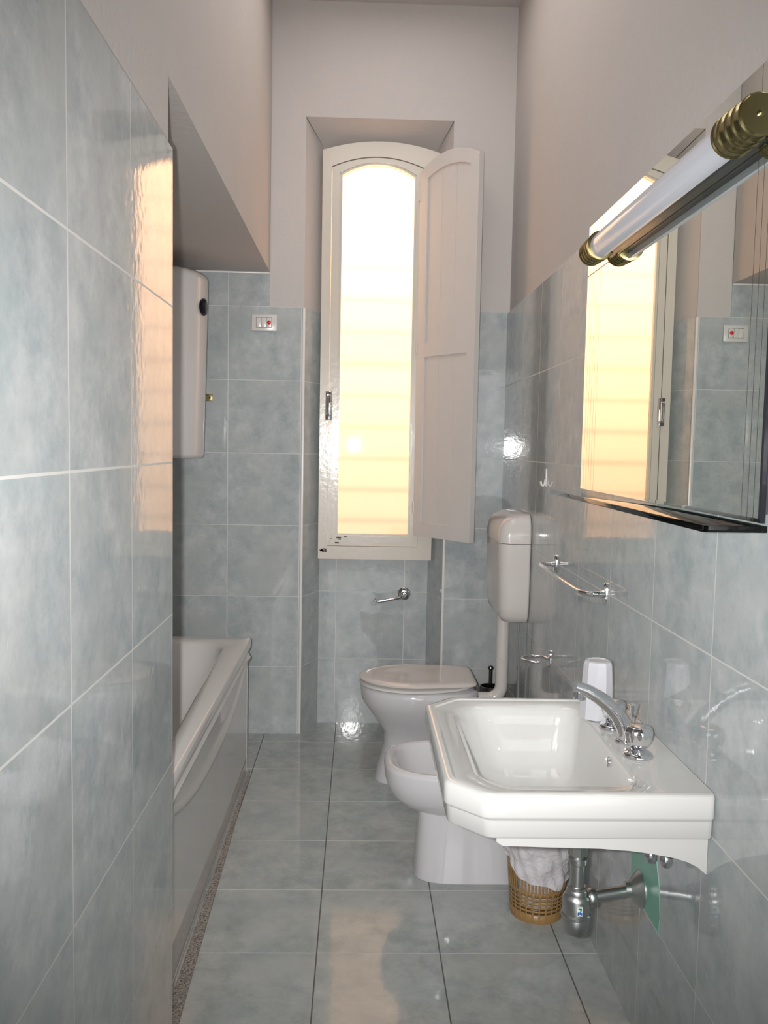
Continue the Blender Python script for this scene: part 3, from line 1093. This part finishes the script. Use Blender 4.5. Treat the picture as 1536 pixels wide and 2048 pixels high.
# three-hole tap set
ZB = SZ - 0.0036
t = thing('basin_faucet', 'chrome tap set on the washbasin with arched spout and two faceted knobs', 'faucet', (0.592, 1.84, ZB))
b = MB()
pth = [(0.594, 1.838, ZB), (0.592, 1.838, 0.752), (0.584, 1.838, 0.772), (0.570, 1.838, 0.793), (0.551, 1.838, 0.812), (0.528, 1.838, 0.829), (0.503, 1.838, 0.843), (0.478, 1.838, 0.852)]
b.tube(pth, [0.019, 0.0185, 0.0175, 0.0165, 0.0155, 0.0145, 0.0135, 0.0125], 24)
b.lathe((0.594, 1.838, ZB), [(0.024, 0), (0.024, 0.003), (0.020, 0.006)], n=28)
sp = build('spout', b, M['chrome'], t, smooth=60)
b = MB()
b.lathe((0.486, 1.838, 0.846), [(0.010, 0), (0.011, -0.012), (0.011, -0.021), (0.009, -0.022)], n=20)
build('aerator', b, M['chrome'], sp)
for y in (1.752, 1.935):
    b = MB()
    prof = [(0.0305, 0), (0.0305, 0.003), (0.026, 0.007), (0.0165, 0.011), (0.0125, 0.0135)]
    b.lathe((0.593, y, ZB), prof, n=40)
    hd = build('handle', b, M['chrome'], t, smooth=50)
    b = MB()
    prof = [(0.0125, 0.0135), (0.0165, 0.0175), (0.0215, 0.0255), (0.0260, 0.0355), (0.0285, 0.046), (0.0275, 0.0545), (0.0235, 0.0610), (0.0215, 0.0622), (0.004, 0.0625)]
    b.lathe((0.593, y, ZB), prof, n=64, lobes=8, lobe_amt=[0, .02, .05, .065, .06, .045, .02, .0, 0])
    build('knob', b, M['chrome'], hd, smooth=50)
b = MB()
b.tube([(0.6175, 1.866, ZB), (0.6175, 1.866, 0.782)], 0.003, 10)
b.lathe((0.6175, 1.866, 0.776), [(0.0035, 0), (0.0065, 0.003), (0.0078, 0.014), (0.0095, 0.024), (0.0112, 0.029), (0.0098, 0.030)], n=20)
build('drain_rod', b, M['chrome'], t, smooth=50)

# upturned tumbler
b = MB()
prof = [(0.041, 0), (0.0405, 0.004), (0.036, 0.100), (0.034, 0.128), (0.0315, 0.1345), (0.026, 0.1365), (0.024, 0.1345), (0.003, 0.1345)]
b.lathe((0.576, 2.012, ZB), prof, n=10)
tag(build('tumbler', b, M['cup_plastic'], base=(0.576, 2.012, ZB), smooth=12), 'white faceted plastic tumbler upside down on the washbasin behind the tap', 'cup')

# ------------------------------------------------------------------ waste trap under the basin
t = thing('sink_trap', 'grey metal bottle trap with wall pipe under the washbasin', 'drain trap', (0.515, 1.90, 0.25))
TX, TY = 0.513, 1.895
b = MB()
b.lathe((TX, TY, 0), [(0.0165, 0.355), (0.0165, 0.553)], n=24)
b.lathe((TX, TY, 0), [(0.019, 0.425), (0.0215, 0.428), (0.0215, 0.440), (0.019, 0.443)], n=24)
b.lathe((TX, TY, 0), [(0.023, 0.448), (0.023, 0.50)], n=8)
build('tailpipe', b, M['dull_chrome'], t)
b = MB()
b.lathe((TX, TY, 0), [(0.022, 0.366), (0.024, 0.362), (0.024, 0.356), (0.0295, 0.350), (0.031, 0.344), (0.031, 0.312), (0.034, 0.309), (0.034, 0.303), (0.030, 0.300)], n=32)
b.lathe((TX, TY, 0), [(0.0195, 0.362), (0.0215, 0.364), (0.0215, 0.372), (0.0195, 0.374)], n=24)
build('trap_body', b, M['dull_chrome'], t)
b = MB()
b.lathe((TX, TY, 0), [(0.0295, 0.303), (0.031, 0.296), (0.0305, 0.276), (0.026, 0.265), (0.016, 0.259), (0.004, 0.257)], n=32)
build('bottle_cup', b, M['dull_chrome'], t)
b = MB()
b.tube([(TX + 0.025, TY + 0.002, 0.344), (XR - 0.004, TY + 0.022, 0.353)], 0.0135, 20)
b.lathe((TX + 0.028, TY + 0.002, 0.344), [(0.019, 0), (0.021, 0.003), (0.021, 0.012), (0.017, 0.018)], axis='X', n=10)
build('waste_arm', b, M['dull_chrome'], t)
b = MB()
b.lathe((XR, TY + 0.022, 0.353), [(0.042, 0), (0.042, -0.003), (0.036, -0.010), (0.022, -0.022), (0.0175, -0.026), (0.0175, -0.038)], axis='X', n=32)
build('wall_flange', b, M['dull_chrome'], t)
# small maker's sticker with its green and blue mark
b = MB()
fx = TY - 0.0325
b.box(TX - 0.006, TX + 0.007, fx, fx + 0.003, 0.317, 0.338)
stk = build('sticker', b, M['mark_white'], t, smooth=0)
b = MB()
b.box(TX - 0.003, TX + 0.005, fx - 0.0006, fx, 0.332, 0.3355)
b.box(TX + 0.001, TX + 0.0045, fx - 0.0006, fx, 0.328, 0.333)
build('green_mark', b, M['mark_green'], stk, smooth=0)
b = MB()
b.box(TX - 0.0045, TX - 0.0012, fx - 0.0006, fx, 0.3195, 0.3265)
b.box(TX - 0.0005, TX + 0.0025, fx - 0.0006, fx, 0.321, 0.3275)
b.box(TX + 0.0035, TX + 0.006, fx - 0.0006, fx, 0.3195, 0.326)
b.box(TX - 0.0045, TX + 0.006, fx - 0.0006, fx, 0.3225, 0.3238)
build('blue_mark', b, M['mark_blue'], stk, smooth=0)

b = MB()
pg = [(1.995, 0.505), (1.985, 0.345), (1.965, ZRR - 3 * TILE + .004), (1.792, ZRR - 3 * TILE + .004), (1.788, 0.36), (1.800, 0.42), (1.822, 0.466), (1.85, 0.505)]
b.loft([[(x, y, z) for y, z in pg] for x in (XR, XR - 0.0012)])
tag(build('tile_patch', b, M['teal'], base=(XR, 1.9, 0.32), smooth=0), 'teal green patch on the wall tiles behind the sink trap', 'wall patch')
for y, z, d, lab in ((1.738, 0.543, 0.045, 'chrome stop valve under the washbasin, nearer the trap pipe'), (1.700, 0.552, 0.026, 'chrome stop valve under the washbasin, farther from the trap pipe')):
    t = thing('stop_valve', lab, 'valve', (XR, y, z), 'stop valves under the washbasin')
    b = MB()
    b.lathe((XR, y, z), [(0.020, 0), (0.020, -0.003), (0.010, -0.007), (0.009, 0.013 - d), (0.013, 0.011 - d), (0.013, -0.005 - d), (0.009, -0.008 - d)], axis='X', n=20)
    build('valve_body', b, M['chrome'], t)
    b = MB()
    b.tube([(XR - d, y, z + 0.006), (XR - d, y + 0.02, z + 0.03), (XR - d, y + 0.04, z + 0.06)], 0.005, 12)
    build('riser_pipe', b, M['chrome'], t)
    b = MB()
    b.lathe((XR - d, y, z - 0.006), [(0.010, -0.004), (0.0135, -0.010), (0.0125, -0.022), (0.008, -0.030), (0.003, -0.032)], n=24, lobes=6, lobe_amt=[.05] * 5)
    build('valve_knob', b, M['chrome'], t)

# ------------------------------------------------------------------ waste basket with slotted wall, and its bag
KX, KY, KH = 0.546, 2.458, 0.262
t = thing('waste_basket', 'tan slotted plastic waste basket on the floor under the washbasin', 'waste basket', (KX, KY, 0))
b = MB()
NS, SUB = 26, 8


def kr(z):
    return 0.077 + 0.020 * z / KH


slots = [(0.028 + 0.0118 * k, 0.028 + 0.0118 * k + 0.0055) for k in range(5)]
vert = [(0.094 + 0.054 * k, 0.094 + 0.054 * k + 0.047) for k in range(3)]
edges = sorted({0.0, 0.006, KH} | {e for q in slots for e in q} | {e for q in vert for e in q})
NA = NS * SUB
ringv = [[b.bm.verts.new((KX + kr(z) * math.cos(2 * PI * i / NA), KY + kr(z) * math.sin(2 * PI * i / NA), z)) for i in range(NA)] for z in edges]
for r_ in range(len(edges) - 1):
    mid = (edges[r_] + edges[r_ + 1]) / 2
    hz = any(q[0] < mid < q[1] for q in slots)
    vt = any(q[0] < mid < q[1] for q in vert)
    for i in range(NA):
        if (hz and i % 8 not in (0, 1)) or (vt and i % 4 in (1, 2)):
            continue
        j = (i + 1) % NA
        b.bm.faces.new((ringv[r_][i], ringv[r_][j], ringv[r_ + 1][j], ringv[r_ + 1][i]))
b.bm.faces.new(list(reversed(ringv[0])))
o = build('basket_wall', b, M['wicker'], t, smooth=30)
md = o.modifiers.new('Solidify', 'SOLIDIFY')
md.thickness = 0.0022
md.offset = -1
b = MB()
b.lathe((KX, KY, KH - 0.006), [(0.0955, 0), (0.1000, 0.001), (0.1005, 0.008), (0.0955, 0.009)], n=64)
build('basket_rim', b, M['wicker'], t)


def bag_out(i, j):
    a = 2 * PI * i
    wav = 0.5 + 0.5 * math.sin(a * 1 + 0.6) * 0.8 + 0.12 * math.sin(3 * a + 1) + .06 * math.sin(7 * a)
    drop = 0.075 + 0.088 * max(0, min(1.1, wav_fn(a)))
    z = KH + 0.010 - drop * j
    r = kr(min(z, KH)) + 0.006 + 0.004 * math.sin(9 * a + 5 * j) * (0.4 + j) * .6 + 0.002 * math.sin(17 * a - 9 * j) + 0.0022 * math.sin(5 * a + 13 * j + 1.0) + 0.007 * (1 - j) * (1 - j)
    return (KX + r * math.cos(a), KY + r * math.sin(a), z)


def wav_fn(a):
    # longest towards the camera and a little right, shorter to the left
    return 0.45 + 0.55 * math.cos(a - math.radians(-62)) + 0.08 * math.sin(5 * a)


b = MB()
b.grid(bag_out, 120, 14)


def bag_in(i, j):
    a = 2 * PI * i
    z = KH + 0.010 - (KH - 0.02) * j
    r = (kr(max(z, 0)) - 0.006) * (1 - 0.25 * j) + 0.003 * math.sin(8 * a + 4 * j)
    if j < 0.08:
        r += 0.010 * (1 - j / 0.08)
    return (KX + r * math.cos(a), KY + r * math.sin(a), z)


b.grid(bag_in, 80, 14)
tag(build('bin_liner', b, M['bag'], base=(KX, KY, 0.1), smooth=80, fix=False), 'crinkled translucent white bag lining the tan waste basket', 'bin bag')
